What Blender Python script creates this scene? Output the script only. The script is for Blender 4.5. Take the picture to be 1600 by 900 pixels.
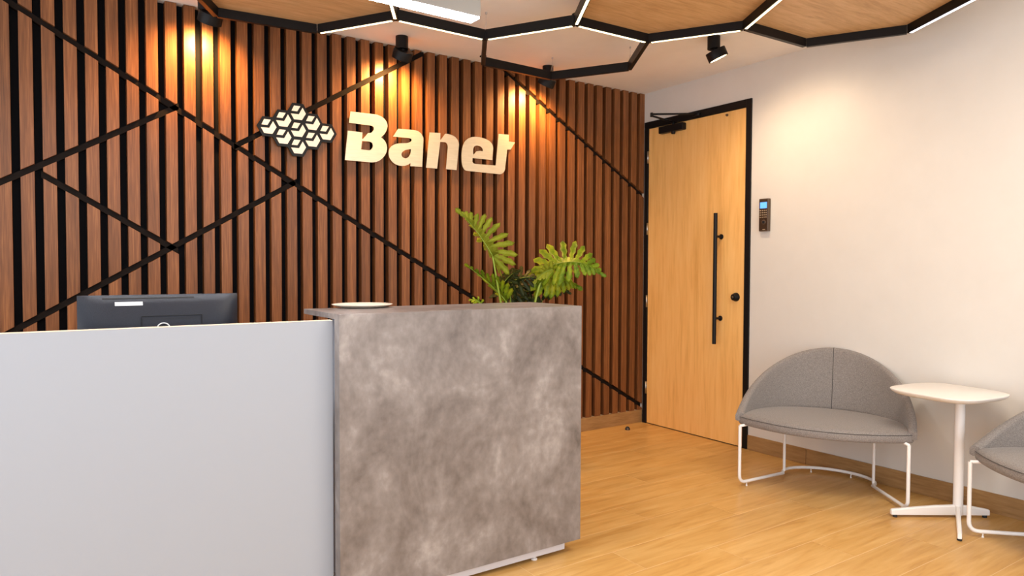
import bpy, bmesh, math, random
from mathutils import Vector, Matrix, Euler
random.seed(7)
for o in list(bpy.data.objects): bpy.data.objects.remove(o)
scn = bpy.context.scene
COL = scn.collection
PI = math.pi

# ------------------------------------------------------------------ camera
def cam_axes(yaw, pitch, roll):
    f = Vector((math.sin(yaw)*math.cos(pitch), math.cos(yaw)*math.cos(pitch), math.sin(pitch)))
    r = Vector((math.cos(yaw), -math.sin(yaw), 0)); u = r.cross(f)
    return r*math.cos(roll)+u*math.sin(roll), -r*math.sin(roll)+u*math.cos(roll), f
YAW, PITCH, ROLL = 0.5952, -0.0298, 0.0035
cr, cu, cf = cam_axes(YAW, PITCH, ROLL)
cam_d = bpy.data.cameras.new('camera'); cam = bpy.data.objects.new('camera', cam_d); COL.objects.link(cam)
cam_d.sensor_width = 36; cam_d.lens = 36*1098.14/1600; cam_d.clip_start = 0.05
m = Matrix((cr, cu, -cf)).transposed().to_4x4(); m.translation = Vector((-4.2124, -4.3172, 1.3))
cam.matrix_world = m; scn.camera = cam

# ------------------------------------------------------------------ world, lights, exposure
scn.view_settings.view_transform = 'Standard'; scn.view_settings.look = 'None'
scn.view_settings.gamma = 1; scn.view_settings.exposure = 0.13
w = bpy.data.worlds.new('world'); scn.world = w; w.use_nodes = True
w.node_tree.nodes['Background'].inputs[0].default_value = (0.93, 0.95, 1.0, 1)
w.node_tree.nodes['Background'].inputs[1].default_value = 2.25

def area_light(name, loc, size, power, color, rot=(0, 0, 0)):
    d = bpy.data.lights.new(name, 'AREA'); d.shape = 'RECTANGLE'; d.size, d.size_y = size
    d.energy = power; d.color = color
    o = bpy.data.objects.new(name, d); COL.objects.link(o); o.location = loc; o.rotation_euler = rot
    return o
area_light('fill_light_camera_end', (-5.0, -2.9, 2.70), (1.2, 1.2), 10, (0.95, 0.97, 1.0))  # unseen cool fill, added to brighten the left slats; no fixture here
area_light('fill_light_seating_end', (-1.7, -3.4, 2.70), (1.0, 0.6), 42, (1.0, 0.90, 0.76))  # unseen warm fill, added to lift the chairs and floor; no fixture here

def spot_light(name, loc, direction, power, color, angle, blend=0.7, radius=0.03):
    d = bpy.data.lights.new(name, 'SPOT'); d.energy = power; d.color = color
    d.spot_size = math.radians(angle); d.spot_blend = blend; d.shadow_soft_size = radius
    o = bpy.data.objects.new(name, d); COL.objects.link(o); o.location = loc
    o.rotation_euler = Vector(direction).to_track_quat('-Z', 'Y').to_euler()
    return o
WARM = (1.0, 0.53, 0.17)

# ------------------------------------------------------------------ helpers
def new_mat(name, color=(0.8, 0.8, 0.8), rough=0.5, metal=0.0, spec=0.5, emit=None, emit_s=0):
    mt = bpy.data.materials.new(name); mt.use_nodes = True
    b = mt.node_tree.nodes['Principled BSDF']
    b.inputs['Base Color'].default_value = (*color, 1); b.inputs['Roughness'].default_value = rough
    b.inputs['Metallic'].default_value = metal; b.inputs['Specular IOR Level'].default_value = spec
    if emit:
        b.inputs['Emission Color'].default_value = (*emit, 1); b.inputs['Emission Strength'].default_value = emit_s
    return mt
def N(mt, typ, **kw):
    n = mt.node_tree.nodes.new(typ)
    for k, v in kw.items():
        if k in n.inputs: n.inputs[k].default_value = v
        else: setattr(n, k, v)
    return n
def Lk(mt, a, b): mt.node_tree.links.new(a, b)
def ramp(mt, stops):
    n = mt.node_tree.nodes.new('ShaderNodeValToRGB'); e = n.color_ramp.elements
    while len(e) < len(stops): e.new(0.5)
    for i, (p, c) in enumerate(stops): e[i].position = p; e[i].color = (*c, 1)
    return n
def textured(name, stops, scale, noise_scale=1.0, detail=6, rough=0.5, spec=0.5, rand_shift=True,
             rand_val=0.0, bump=0.0, fine=None, distortion=0.0, rough_var=0.0, sheen=0.0):
    """noise stretched by `scale` in object space, run through a colour ramp; each object is shifted at random"""
    mt = new_mat(name, stops[0][1], rough, spec=spec); b = mt.node_tree.nodes['Principled BSDF']
    tc = N(mt, 'ShaderNodeTexCoord'); mp = N(mt, 'ShaderNodeMapping'); mp.inputs['Scale'].default_value = scale
    oi = N(mt, 'ShaderNodeObjectInfo')
    if rand_shift:
        mu = N(mt, 'ShaderNodeVectorMath', operation='SCALE'); mu.inputs[0].default_value = (13.1, 7.7, 5.3)
        Lk(mt, oi.outputs['Random'], mu.inputs['Scale'])
        ad = N(mt, 'ShaderNodeVectorMath', operation='ADD')
        Lk(mt, tc.outputs['Object'], ad.inputs[0]); Lk(mt, mu.outputs[0], ad.inputs[1]); Lk(mt, ad.outputs[0], mp.inputs['Vector'])
    else: Lk(mt, tc.outputs['Object'], mp.inputs['Vector'])
    nz = N(mt, 'ShaderNodeTexNoise'); nz.inputs['Scale'].default_value = noise_scale; nz.inputs['Detail'].default_value = detail
    nz.inputs['Roughness'].default_value = 0.6; nz.inputs['Distortion'].default_value = distortion
    Lk(mt, mp.outputs[0], nz.inputs['Vector'])
    fac = nz.outputs['Fac']
    if fine:
        n2 = N(mt, 'ShaderNodeTexNoise'); n2.inputs['Scale'].default_value = fine[0]; n2.inputs['Detail'].default_value = 4
        Lk(mt, mp.outputs[0], n2.inputs['Vector'])
        mx = N(mt, 'ShaderNodeMix'); mx.inputs[0].default_value = fine[1]
        Lk(mt, nz.outputs['Fac'], mx.inputs[2]); Lk(mt, n2.outputs['Fac'], mx.inputs[3]); fac = mx.outputs[0]
    rp = ramp(mt, stops); Lk(mt, fac, rp.inputs[0]); col = rp.outputs[0]
    if rand_val:
        hs = N(mt, 'ShaderNodeHueSaturation'); mr = N(mt, 'ShaderNodeMapRange')
        mr.inputs['To Min'].default_value = 1-rand_val; mr.inputs['To Max'].default_value = 1+rand_val
        Lk(mt, oi.outputs['Random'], mr.inputs['Value']); Lk(mt, mr.outputs[0], hs.inputs['Value']); Lk(mt, col, hs.inputs['Color'])
        col = hs.outputs[0]
    Lk(mt, col, b.inputs['Base Color'])
    if bump:
        bp = N(mt, 'ShaderNodeBump'); bp.inputs['Strength'].default_value = bump; bp.inputs['Distance'].default_value = 0.002
        Lk(mt, fac, bp.inputs['Height']); Lk(mt, bp.outputs[0], b.inputs['Normal'])
    if sheen:
        b.inputs['Sheen Weight'].default_value = sheen; b.inputs['Sheen Roughness'].default_value = 0.5
    return mt

def mesh_obj(name, bm, mat, parent=None, smooth=False):
    me = bpy.data.meshes.new(name); bm.normal_update(); bm.to_mesh(me); bm.free()
    if smooth:
        me.polygons.foreach_set('use_smooth', [True]*len(me.polygons))
    if mat: me.materials.append(mat)
    o = bpy.data.objects.new(name, me); COL.objects.link(o)
    if parent: o.parent = parent
    return o
def smooth_by_angle(o, ang=40):
    me = o.data
    me.polygons.foreach_set('use_smooth', [True]*len(me.polygons))
    bm = bmesh.new(); bm.from_mesh(me)
    for e in bm.edges:
        e.smooth = len(e.link_faces) == 2 and e.calc_face_angle(0) < math.radians(ang)
    bm.to_mesh(me); bm.free(); return o
def add_box(bm, lo, hi, bevel=0.0, seg=1, M=None):
    vs = [bm.verts.new((x, y, z)) for z in (lo[2], hi[2]) for y in (lo[1], hi[1]) for x in (lo[0], hi[0])]
    fs = [bm.faces.new([vs[i] for i in q]) for q in ((0, 2, 3, 1), (4, 5, 7, 6), (0, 1, 5, 4), (2, 6, 7, 3), (0, 4, 6, 2), (1, 3, 7, 5))]
    if bevel:
        es = list({e for f in fs for e in f.edges})
        r = bmesh.ops.bevel(bm, geom=es, offset=bevel, segments=seg, profile=0.5, affect='EDGES')
        vs = list({v for f in r['faces'] for v in f.verts} | {v for v in vs if v.is_valid})
    if M: bmesh.ops.transform(bm, matrix=M, verts=[v for v in vs if v.is_valid])
    return vs
def box(name, lo, hi, mat, parent=None, bevel=0.0, seg=1, M=None):
    bm = bmesh.new(); add_box(bm, lo, hi, bevel, seg, M); return mesh_obj(name, bm, mat, parent)
def add_cyl(bm, p0, p1, r0, r1=None, n=24, cap=True):
    r1 = r0 if r1 is None else r1
    p0, p1 = Vector(p0), Vector(p1); d = (p1-p0).normalized()
    a = d.orthogonal().normalized(); b = d.cross(a)
    rings = []
    for p, r in ((p0, r0), (p1, r1)):
        rings.append([bm.verts.new(p+a*r*math.cos(2*PI*i/n)+b*r*math.sin(2*PI*i/n)) for i in range(n)])
    for i in range(n):
        bm.faces.new((rings[0][i], rings[0][(i+1) % n], rings[1][(i+1) % n], rings[1][i]))
    if cap: bm.faces.new(rings[0][::-1]); bm.faces.new(rings[1])
def add_lathe(bm, prof, center=(0, 0, 0), axis=(0, 0, 1), n=32):
    """prof: list of (radius, height) bottom to top"""
    c = Vector(center); d = Vector(axis).normalized(); a = d.orthogonal().normalized(); b = d.cross(a)
    rings = []
    for r, h in prof:
        if r < 1e-6: rings.append([bm.verts.new(c+d*h)])
        else: rings.append([bm.verts.new(c+d*h+a*r*math.cos(2*PI*i/n)+b*r*math.sin(2*PI*i/n)) for i in range(n)])
    for A, B in zip(rings, rings[1:]):
        for i in range(n):
            j = (i+1) % n
            if len(A) == 1 and len(B) == 1: continue
            if len(A) == 1: bm.faces.new((A[0], B[j], B[i]))
            elif len(B) == 1: bm.faces.new((A[i], A[j], B[0]))
            else: bm.faces.new((A[i], A[j], B[j], B[i]))
    if len(rings[0]) > 1: bm.faces.new(rings[0][::-1])
    if len(rings[-1]) > 1: bm.faces.new(rings[-1])
def add_tube(bm, pts, r, n=12, cap=True):
    pts = [Vector(p) for p in pts]; rings = []; a = None
    rr = r if isinstance(r, (list, tuple)) else [r]*len(pts)
    for i, p in enumerate(pts):
        if i == 0: t = pts[1]-p
        elif i == len(pts)-1: t = p-pts[-2]
        else: t = (pts[i+1]-p).normalized()+(p-pts[i-1]).normalized()
        t.normalize()
        a = t.orthogonal().normalized() if a is None else (a-t*a.dot(t)).normalized()
        b = t.cross(a)
        rings.append([bm.verts.new(p+(a*math.cos(2*PI*k/n)+b*math.sin(2*PI*k/n))*rr[i]) for k in range(n)])
    for A, B in zip(rings, rings[1:]):
        for k in range(n): bm.faces.new((A[k], A[(k+1) % n], B[(k+1) % n], B[k]))
    if cap: bm.faces.new(rings[0][::-1]); bm.faces.new(rings[-1])
def round_path(pts, rad, seg=6):
    """polyline with filleted corners"""
    pts = [Vector(p) for p in pts]; out = [pts[0]]
    for i in range(1, len(pts)-1):
        p = pts[i]; d0 = (pts[i-1]-p); d1 = (pts[i+1]-p)
        L = min(rad, d0.length*0.45, d1.length*0.45)
        a = p+d0.normalized()*L; b = p+d1.normalized()*L
        for k in range(seg+1):
            t = k/seg; out.append(a*(1-t)**2+p*2*t*(1-t)+b*t*t)
    out.append(pts[-1]); return out
def add_prism(bm, poly, fn, t0, t1):
    """poly: 2D points; fn(u, v, t) -> 3D"""
    A = [bm.verts.new(fn(u, v, t0)) for u, v in poly]; B = [bm.verts.new(fn(u, v, t1)) for u, v in poly]
    n = len(poly); bm.faces.new(A); bm.faces.new(B[::-1])
    for i in range(n): bm.faces.new((A[i], B[i], B[(i+1) % n], A[(i+1) % n]))
    bmesh.ops.recalc_face_normals(bm, faces=bm.faces[:])
def thing(name, label, cat, loc=(0, 0, 0), rotz=0, group=None):
    o = bpy.data.objects.new(name, None); COL.objects.link(o); o.location = loc; o.rotation_euler = (0, 0, rotz)
    o.empty_display_size = 0.1
    return tag(o, label, cat, group)
def tag(o, label, cat, group=None):
    o['label'] = label; o['category'] = cat
    if group: o['group'] = group
    return o
def struct(o, label=None):
    o['kind'] = 'structure'
    if label: o['label'] = label
    return o
def bez(p0, p1, p2, t): return p0*(1-t)**2+p1*2*t*(1-t)+p2*t*t

# ------------------------------------------------------------------ materials
M_slat = textured('walnut_slat', [(0.30, (0.092, 0.031, 0.009)), (0.50, (0.180, 0.065, 0.020)), (0.70, (0.320, 0.128, 0.043))],
                  (55, 55, 1.6), 1.0, 5, rough=0.42, spec=0.35, rand_val=0.14, bump=0.15, fine=(4.5, 0.5))
M_backing = new_mat('black_backing', (0.005, 0.005, 0.006), 0.8, spec=0.1)
M_strip = new_mat('black_inlay', (0.013, 0.009, 0.007), 0.6, spec=0.05)
M_black = new_mat('black_metal', (0.007, 0.006, 0.006), 0.42, spec=0.2)
M_wall = textured('white_paint', [(0.3, (0.64, 0.61, 0.565)), (0.7, (0.66, 0.63, 0.585))], (3, 3, 3), 2, 4, rough=0.42, spec=0.35, rand_shift=False, bump=0.03)
M_ceil = textured('ceiling_paint', [(0.3, (0.87, 0.84, 0.80)), (0.7, (0.90, 0.87, 0.83))], (3, 3, 3), 2, 4, rough=0.8, spec=0.2, rand_shift=False, bump=0.03)
M_grout = new_mat('pale_grout', (0.72, 0.53, 0.31), 0.8, spec=0.2)
M_tile = textured('oak_look_tile', [(0.28, (0.43, 0.215, 0.055)), (0.45, (0.56, 0.310, 0.092)), (0.60, (0.63, 0.375, 0.130)), (0.75, (0.69, 0.45, 0.18))],
                  (1.3, 11, 8), 1.6, 7, rough=0.33, spec=0.4, rand_val=0.05, bump=0.04, fine=(6, 0.22), distortion=0.8)
M_base = textured('wood_look_skirting', [(0.28, (0.22, 0.115, 0.042)), (0.5, (0.33, 0.185, 0.072)), (0.75, (0.44, 0.26, 0.11))],
                  (3, 3, 26), 1.5, 6, rough=0.4, spec=0.35, bump=0.04, fine=(4, 0.3))
M_door = textured('oak_door_laminate', [(0.28, (0.68, 0.35, 0.095)), (0.5, (0.84, 0.48, 0.16)), (0.72, (0.90, 0.56, 0.22))],
                  (9, 9, 0.7), 1.6, 6, rough=0.42, spec=0.35, bump=0.03, fine=(7, 0.35), distortion=0.5)
M_panel = textured('ceiling_wood', [(0.28, (0.42, 0.24, 0.105)), (0.5, (0.58, 0.36, 0.17)), (0.72, (0.69, 0.46, 0.25))],
                   (3.0, 22, 8), 1.3, 6, rough=0.45, spec=0.3, bump=0.03, fine=(4, 0.3), distortion=0.6)
M_stone = textured('grey_stone_laminate', [(0.32, (0.095, 0.078, 0.070)), (0.45, (0.175, 0.150, 0.138)), (0.56, (0.245, 0.218, 0.206)), (0.68, (0.39, 0.358, 0.342))],
                   (1, 1, 0.8), 3.6, 10, rough=0.34, spec=0.5, rand_shift=False, bump=0.05, fine=(30, 0.25), distortion=0.5)
M_white = new_mat('white_laminate', (0.355, 0.39, 0.445), 0.35, spec=0.4)
M_edge = new_mat('cream_edging', (0.80, 0.68, 0.52), 0.4)
M_plinth = new_mat('grey_plinth', (0.60, 0.59, 0.62), 0.35)
M_gold = textured('brushed_champagne', [(0.35, (0.60, 0.545, 0.42)), (0.65, (0.67, 0.61, 0.48))], (4, 4, 60), 2, 4, rough=0.34, rand_shift=False, bump=0.05)
M_gold.node_tree.nodes['Principled BSDF'].inputs['Metallic'].default_value = 0.45
M_cream = new_mat('cream_logo', (0.80, 0.77, 0.68), 0.35, spec=0.5)
M_logo_black = new_mat('gloss_black_logo', (0.004, 0.004, 0.004), 0.35, spec=0.2)
M_fab = textured('grey_wool_fabric', [(0.3, (0.145, 0.128, 0.117)), (0.5, (0.220, 0.197, 0.182)), (0.7, (0.305, 0.275, 0.255))],
                 (1, 1, 1), 260, 3, rough=0.95, spec=0.1, bump=0.3, sheen=0.2, rand_shift=False)
M_seam = new_mat('dark_seam', (0.06, 0.056, 0.055), 0.9, spec=0.1)
M_wtube = new_mat('white_powder_coat', (0.84, 0.82, 0.80), 0.3, spec=0.45)
M_ttop = new_mat('white_table_top', (0.78, 0.745, 0.70), 0.3, spec=0.4)
M_rubber = new_mat('black_rubber', (0.02, 0.02, 0.02), 0.7)
M_monitor = textured('monitor_shell', [(0.4, (0.008, 0.010, 0.017)), (0.6, (0.013, 0.016, 0.026))], (1, 1, 1), 500, 2, rough=0.33, spec=0.35, bump=0.25, rand_shift=False)
M_slot = new_mat('monitor_slot', (0.003, 0.003, 0.004), 0.6)
M_chrome = new_mat('polished_steel', (0.75, 0.75, 0.77), 0.18, metal=1)
M_sticker = new_mat('white_sticker', (0.80, 0.80, 0.80), 0.5)
M_screen = new_mat('blue_lit_screen', (0.05, 0.15, 0.5), 0.2, emit=(0.10, 0.33, 1.0), emit_s=1.6)
M_bronze = new_mat('bronze_casing', (0.085, 0.050, 0.026), 0.4, spec=0.5)
M_bronze_face = new_mat('dark_glossy_face', (0.040, 0.022, 0.012), 0.15, spec=0.5)
M_key = new_mat('pale_keys', (0.55, 0.42, 0.28), 0.5)
M_led = new_mat('led_warm_white', (1, 1, 1), 0.5, emit=(1.0, 0.84, 0.45), emit_s=5)
M_led_cool = new_mat('led_cool_white', (1, 1, 1), 0.5, emit=(0.90, 0.86, 1.0), emit_s=5)
M_led_lamp = new_mat('pendant_diffuser', (1, 1, 1), 0.5, emit=(0.97, 0.97, 1.0), emit_s=60)
M_lampglass = new_mat('lit_lamp_lens', (1, 0.9, 0.7), 0.4, emit=(1.0, 0.70, 0.33), emit_s=12)
M_alu = new_mat('grey_aluminium', (0.24, 0.235, 0.225), 0.45, metal=0.3)
M_wire = new_mat('steel_wire', (0.6, 0.6, 0.6), 0.3, metal=1)
M_leaf = textured('green_leaf', [(0.32, (0.13, 0.25, 0.010)), (0.5, (0.30, 0.44, 0.018)), (0.68, (0.58, 0.62, 0.03))], (6, 6, 6), 2.5, 4, rough=0.4, spec=0.4, bump=0.1, rand_shift=False)
M_leaf_pale = textured('pale_green_leaf', [(0.3, (0.30, 0.38, 0.025)), (0.7, (0.50, 0.56, 0.05))], (6, 6, 6), 3, 4, rough=0.45, spec=0.4, rand_shift=False)
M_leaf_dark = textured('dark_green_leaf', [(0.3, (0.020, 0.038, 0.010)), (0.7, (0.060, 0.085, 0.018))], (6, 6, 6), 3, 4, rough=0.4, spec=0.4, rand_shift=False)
M_stem = new_mat('green_stem', (0.24, 0.34, 0.03), 0.45)
M_pot = new_mat('white_pot', (0.70, 0.68, 0.64), 0.4)
M_soil = textured('potting_soil', [(0.4, (0.02, 0.012, 0.008)), (0.6, (0.05, 0.032, 0.02))], (1, 1, 1), 60, 4, rough=1, rand_shift=False)
M_dish = new_mat('cream_dish', (0.90, 0.80, 0.66), 0.25)
M_steel = new_mat('hinge_steel', (0.5, 0.48, 0.45), 0.35, metal=1)
LETTERS = {
 'B': [[(-2.5684, 2.2703), (-2.4108, 2.2722), (-2.3914, 2.2714), (-2.3767, 2.2682), (-2.3606, 2.2634), (-2.3474, 2.2559), (-2.3375, 2.2489), (-2.3301, 2.2398), (-2.3237, 2.23), (-2.3203, 2.2181), (-2.3193, 2.2059), (-2.3218, 2.1928), (-2.3263, 2.1795), (-2.3328, 2.1665), (-2.3402, 2.1552), (-2.3501, 2.1441), (-2.3614, 2.1338), (-2.3624, 2.1283), (-2.3535, 2.1237), (-2.3452, 2.1173), (-2.3368, 2.1091), (-2.3304, 2.0983), (-2.325, 2.0847), (-2.3221, 2.0694), (-2.3226, 2.0566), (-2.3256, 2.0439), (-2.3306, 2.0311), (-2.338, 2.0176), (-2.3469, 2.0063), (-2.3578, 1.9953), (-2.3691, 1.9857), (-2.3823, 1.9772), (-2.396, 1.9711), (-2.4115, 1.9674), (-2.4285, 1.9651), (-2.4454, 1.9645), (-2.6066, 1.9644), (-2.5865, 2.1488), (-2.4903, 2.1479), (-2.4927, 2.11), (-2.4885, 2.1051), (-2.4521, 2.1476), (-2.4439, 2.1485), (-2.4352, 2.1508), (-2.427, 2.1557), (-2.4207, 2.1627), (-2.4154, 2.1701), (-2.413, 2.178), (-2.4134, 2.1852), (-2.4158, 2.1913), (-2.4216, 2.1956), (-2.4303, 2.1977), (-2.5793, 2.1992)], [(-2.4933, 2.0943), (-2.445, 2.0957), (-2.4359, 2.0944), (-2.4282, 2.0907), (-2.4233, 2.0862), (-2.4209, 2.0801), (-2.42, 2.0725), (-2.421, 2.0643), (-2.4244, 2.0554), (-2.4307, 2.0475), (-2.4365, 2.0425), (-2.4428, 2.0396), (-2.4996, 2.0405)]],
 'a': [[(-2.2428, 2.1994), (-2.1276, 2.2031), (-2.1146, 2.2022), (-2.1005, 2.199), (-2.0884, 2.1933), (-2.078, 2.186), (-2.0701, 2.1765), (-2.0643, 2.1667), (-2.0616, 2.1562), (-2.0611, 2.1421), (-2.0701, 1.9657), (-2.1562, 1.9633), (-2.1557, 1.9839), (-2.1655, 1.976), (-2.1769, 1.9695), (-2.1922, 1.964), (-2.2076, 1.9609), (-2.2203, 1.9598), (-2.233, 1.9601), (-2.2487, 1.9625), (-2.2633, 1.9668), (-2.2769, 1.974), (-2.2884, 1.9831), (-2.2983, 1.9942), (-2.3058, 2.0068), (-2.3102, 2.0197), (-2.3117, 2.0338), (-2.3102, 2.0481), (-2.3057, 2.0619), (-2.2992, 2.0726), (-2.2907, 2.0817), (-2.2802, 2.0891), (-2.2681, 2.0954), (-2.251, 2.1017), (-2.2328, 2.1059), (-2.1818, 2.112), (-2.1674, 2.1167), (-2.1561, 2.123), (-2.1494, 2.1278), (-2.1468, 2.1342), (-2.1478, 2.1401), (-2.152, 2.1444), (-2.1638, 2.1464), (-2.2806, 2.1447)], [(-2.152, 2.0758), (-2.1639, 2.0737), (-2.1767, 2.0706), (-2.1906, 2.0665), (-2.2024, 2.0602), (-2.2121, 2.0533), (-2.2187, 2.0448), (-2.2212, 2.0367), (-2.2202, 2.0284), (-2.2162, 2.0209), (-2.2101, 2.0154), (-2.2019, 2.012), (-2.1922, 2.0114), (-2.1825, 2.0137), (-2.1742, 2.0186), (-2.1665, 2.0259), (-2.1613, 2.0338), (-2.1562, 2.0436), (-2.1531, 2.0556)]],
 'n': [[(-2.0144, 2.2005), (-1.9325, 2.2047), (-1.9336, 2.1615), (-1.9292, 2.1605), (-1.8954, 2.2049), (-1.8789, 2.2057), (-1.8651, 2.2043), (-1.8474, 2.2014), (-1.8318, 2.1973), (-1.8178, 2.19), (-1.8066, 2.1805), (-1.7976, 2.1703), (-1.7914, 2.1578), (-1.7886, 2.1434), (-1.7897, 2.1287), (-1.8075, 1.9654), (-1.8897, 1.9656), (-1.8749, 2.1155), (-1.8766, 2.1288), (-1.8816, 2.1389), (-1.8882, 2.1445), (-1.8981, 2.1469), (-1.9347, 2.1456), (-1.9579, 1.963), (-2.041, 1.9629)]],
 'et': [[(-1.6614, 2.2081), (-1.6399, 2.2098), (-1.6207, 2.2099), (-1.5996, 2.2077), (-1.5795, 2.2043), (-1.5606, 2.1993), (-1.5439, 2.193), (-1.5326, 2.1861), (-1.523, 2.1776), (-1.5152, 2.1673), (-1.511, 2.1562), (-1.5091, 2.1438), (-1.5103, 2.1311), (-1.5167, 2.0591), (-1.6784, 2.0597), (-1.6807, 2.0358), (-1.6772, 2.0282), (-1.6708, 2.0228), (-1.6552, 2.0207), (-1.4925, 2.0228), (-1.4865, 2.0264), (-1.4631, 2.2508), (-1.3744, 2.2538), (-1.3755, 2.2052), (-1.3208, 2.2047), (-1.3585, 2.1492), (-1.3888, 2.1463), (-1.4055, 2.0189), (-1.4067, 2.005), (-1.4116, 1.9919), (-1.4183, 1.9817), (-1.4286, 1.9728), (-1.4402, 1.9668), (-1.453, 1.9643), (-1.7299, 1.9667), (-1.7413, 1.9717), (-1.7499, 1.9798), (-1.7584, 1.9933), (-1.763, 2.0091), (-1.7658, 2.0284), (-1.767, 2.0479), (-1.767, 2.0723), (-1.7654, 2.0969), (-1.7626, 2.1143), (-1.7586, 2.1318), (-1.7524, 2.148), (-1.7445, 2.1625), (-1.7331, 2.1764), (-1.7189, 2.1882), (-1.7052, 2.196), (-1.6902, 2.2021), (-1.6758, 2.206)], [(-1.6715, 2.0811), (-1.6745, 2.0956), (-1.6751, 2.1104), (-1.6734, 2.1234), (-1.6693, 2.1351), (-1.6636, 2.1421), (-1.6555, 2.1464), (-1.6438, 2.1495), (-1.6322, 2.1497), (-1.6199, 2.1479), (-1.6088, 2.144), (-1.6017, 2.1378), (-1.597, 2.1303), (-1.5952, 2.123), (-1.5958, 2.1149), (-1.6204, 2.1146), (-1.6408, 2.1107), (-1.6478, 2.109)]]}
# ================================================================== SETTING
H = 2.7416; SD = 0.0576; ZB = 0.1056; PITCHX = 0.0937
X0, Y0 = -5.9, -6.0
floor = struct(box('floor', (X0, Y0, -0.12), (0.0, 0.0, -0.0008), M_grout), 'floor of wood look tiles with pale grout')
ceiling = struct(box('ceiling', (X0-0.1, Y0, H), (0.1, 0.1, H+0.1), M_ceil), 'plain off white ceiling')

# floor tiles: rows run along the slat wall, each row staggered by a third of a tile
TL, TW, GAP = 1.32, 0.2145, 0.0030
full = None
JY = [-1.735-TW*k for k in range(-8, 20)]
for k in range(-9, 20):
    y1 = -1.735-TW*k; y0 = y1-TW
    if y0 > -0.02: continue
    y1 = min(y1, 0.0)
    if y0 < Y0: y0 = Y0
    if y0 >= y1: break
    xj = -2.49+0.44*k
    xj -= math.floor((xj-0.0)/TL+1)*TL+0.0
    xs = []
    x = xj
    while x > X0: xs.append(x); x -= TL
    edges = [0.0]+[e for e in xs if e < -0.02]+[X0]
    for a, b in zip(edges[1:], edges[:-1]):
        if b-a < 0.03: continue
        lo = (a+GAP/2, y0+GAP/2, -0.0007); hi = (b-GAP/2, y1-GAP/2, 0.0)
        if abs(b-a-TL) < 1e-4 and abs(y1-y0-TW) < 1e-4:
            cx, cy = (a+b)/2, (y0+y1)/2
            if full is None:
                t = box('floor_tile', (-TL/2+GAP/2, -TW/2+GAP/2, -0.0007), (TL/2-GAP/2, TW/2-GAP/2, 0.0), M_tile, floor)
                full = t
            else:
                t = bpy.data.objects.new('floor_tile', full.data); COL.objects.link(t); t.parent = floor
            t.location = (cx, cy, 0)
        else:
            c = Vector(((lo[0]+hi[0])/2, (lo[1]+hi[1])/2, 0))
            t = box('floor_tile', Vector(lo)-c, Vector(hi)-c, M_tile, floor); t.location = c

# right wall with the door opening
DY0, DY1, DZT = -0.070, -1.122, 2.500
bm = bmesh.new()
add_box(bm, (0, DY0, -0.12), (0.14, 0.1, H)); add_box(bm, (0, DY1, DZT), (0.14, DY0, H)); add_box(bm, (0, Y0, -0.12), (0.14, DY1, H))
add_box(bm, (0, DY1, -0.12), (0.14, DY0, -0.006)); add_box(bm, (0.10, DY1, -0.006), (0.14, DY0, DZT))
wall_right = struct(mesh_obj('wall_right', bm, M_wall), 'cream white wall with the oak door')

# slat wall
wall_back = struct(box('wall_back', (X0, 0.0, -0.12), (0.0, 0.1, H), M_wall), 'feature wall of vertical walnut slats with black diagonal inlays')
box('backing_panel', (X0, -0.004, ZB), (-0.001, 0.0, H-0.001), M_backing, wall_back)
T30 = math.tan(math.radians(30))
# inlay lines on the wall: (x start, x end, x ref, z ref, slope)
LN = [(-4.9, 0.0, -2.114, 1.343, -0.5710),      # long diagonal falling to the right
      (-5.9, -3.545, -3.95, 1.944, 0.590),      # rising to the first apex
      (-4.185, -3.555, -3.96, 1.625, -0.600),   # short falling line
      (-5.0, -2.90, -3.627, 1.3795, 0.5930),    # rising to the long diagonal
      (-3.255, -2.035, -2.64, 2.3655, 0.610),   # rising behind the emblem to the ceiling
      (-1.43, 0.0, -0.655, 2.283, -0.587)]      # top right falling line
W2 = 0.0180                                     # half the vertical opening
def clip(poly, a, b, c):                        # keep a*x+b*z <= c
    out = []
    for i in range(len(poly)):
        p, q = poly[i], poly[(i+1) % len(poly)]
        dp, dq = a*p[0]+b*p[1]-c, a*q[0]+b*q[1]-c
        if dp <= 0: out.append(p)
        if dp*dq < 0:
            t = dp/(dp-dq); out.append((p[0]+(q[0]-p[0])*t, p[1]+(q[1]-p[1])*t))
    return out
def area(p): return abs(sum(p[i][0]*p[(i+1) % len(p)][1]-p[(i+1) % len(p)][0]*p[i][1] for i in range(len(p))))/2
k = 0
while True:
    xr = 0.0045-PITCHX*k; xl = xr-0.0575; k += 1
    if xl < X0+0.02: break
    xr = min(xr, -0.001)
    polys = [[(xl, ZB+0.001), (xr, ZB+0.001), (xr, H-0.002), (xl, H-0.002)]]
    for (xa, xb, xrf, zr, s) in LN:
        if xr < xa+0.004 or xl > xb-0.004: continue
        nxt = []
        for p in polys:
            for sg in (1, -1):
                # above: z >= zr+s(x-xrf)+W2 ; below: z <= zr+s(x-xrf)-W2
                if sg > 0: q = clip(p, s, -1, s*xrf-zr-W2)
                else: q = clip(p, -s, 1, -s*xrf+zr-W2)
                if len(q) > 2 and area(q) > 2.5e-4: nxt.append(q)
        polys = nxt
    for p in polys:
        cz = sum(v[1] for v in p)/len(p); cx = (xl+xr)/2
        bm = bmesh.new(); add_prism(bm, [(u-cx, v-cz) for u, v in p], lambda u, v, t: (u, t, v), -SD, -0.0041)
        es = [e for e in bm.edges if all(abs(v.co.y+SD) < 1e-6 for v in e.verts)]
        bmesh.ops.bevel(bm, geom=es, offset=0.0009, segments=1, affect='EDGES')
        o = mesh_obj('slat', bm, M_slat, wall_back); o.location = (cx, 0, cz)
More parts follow.
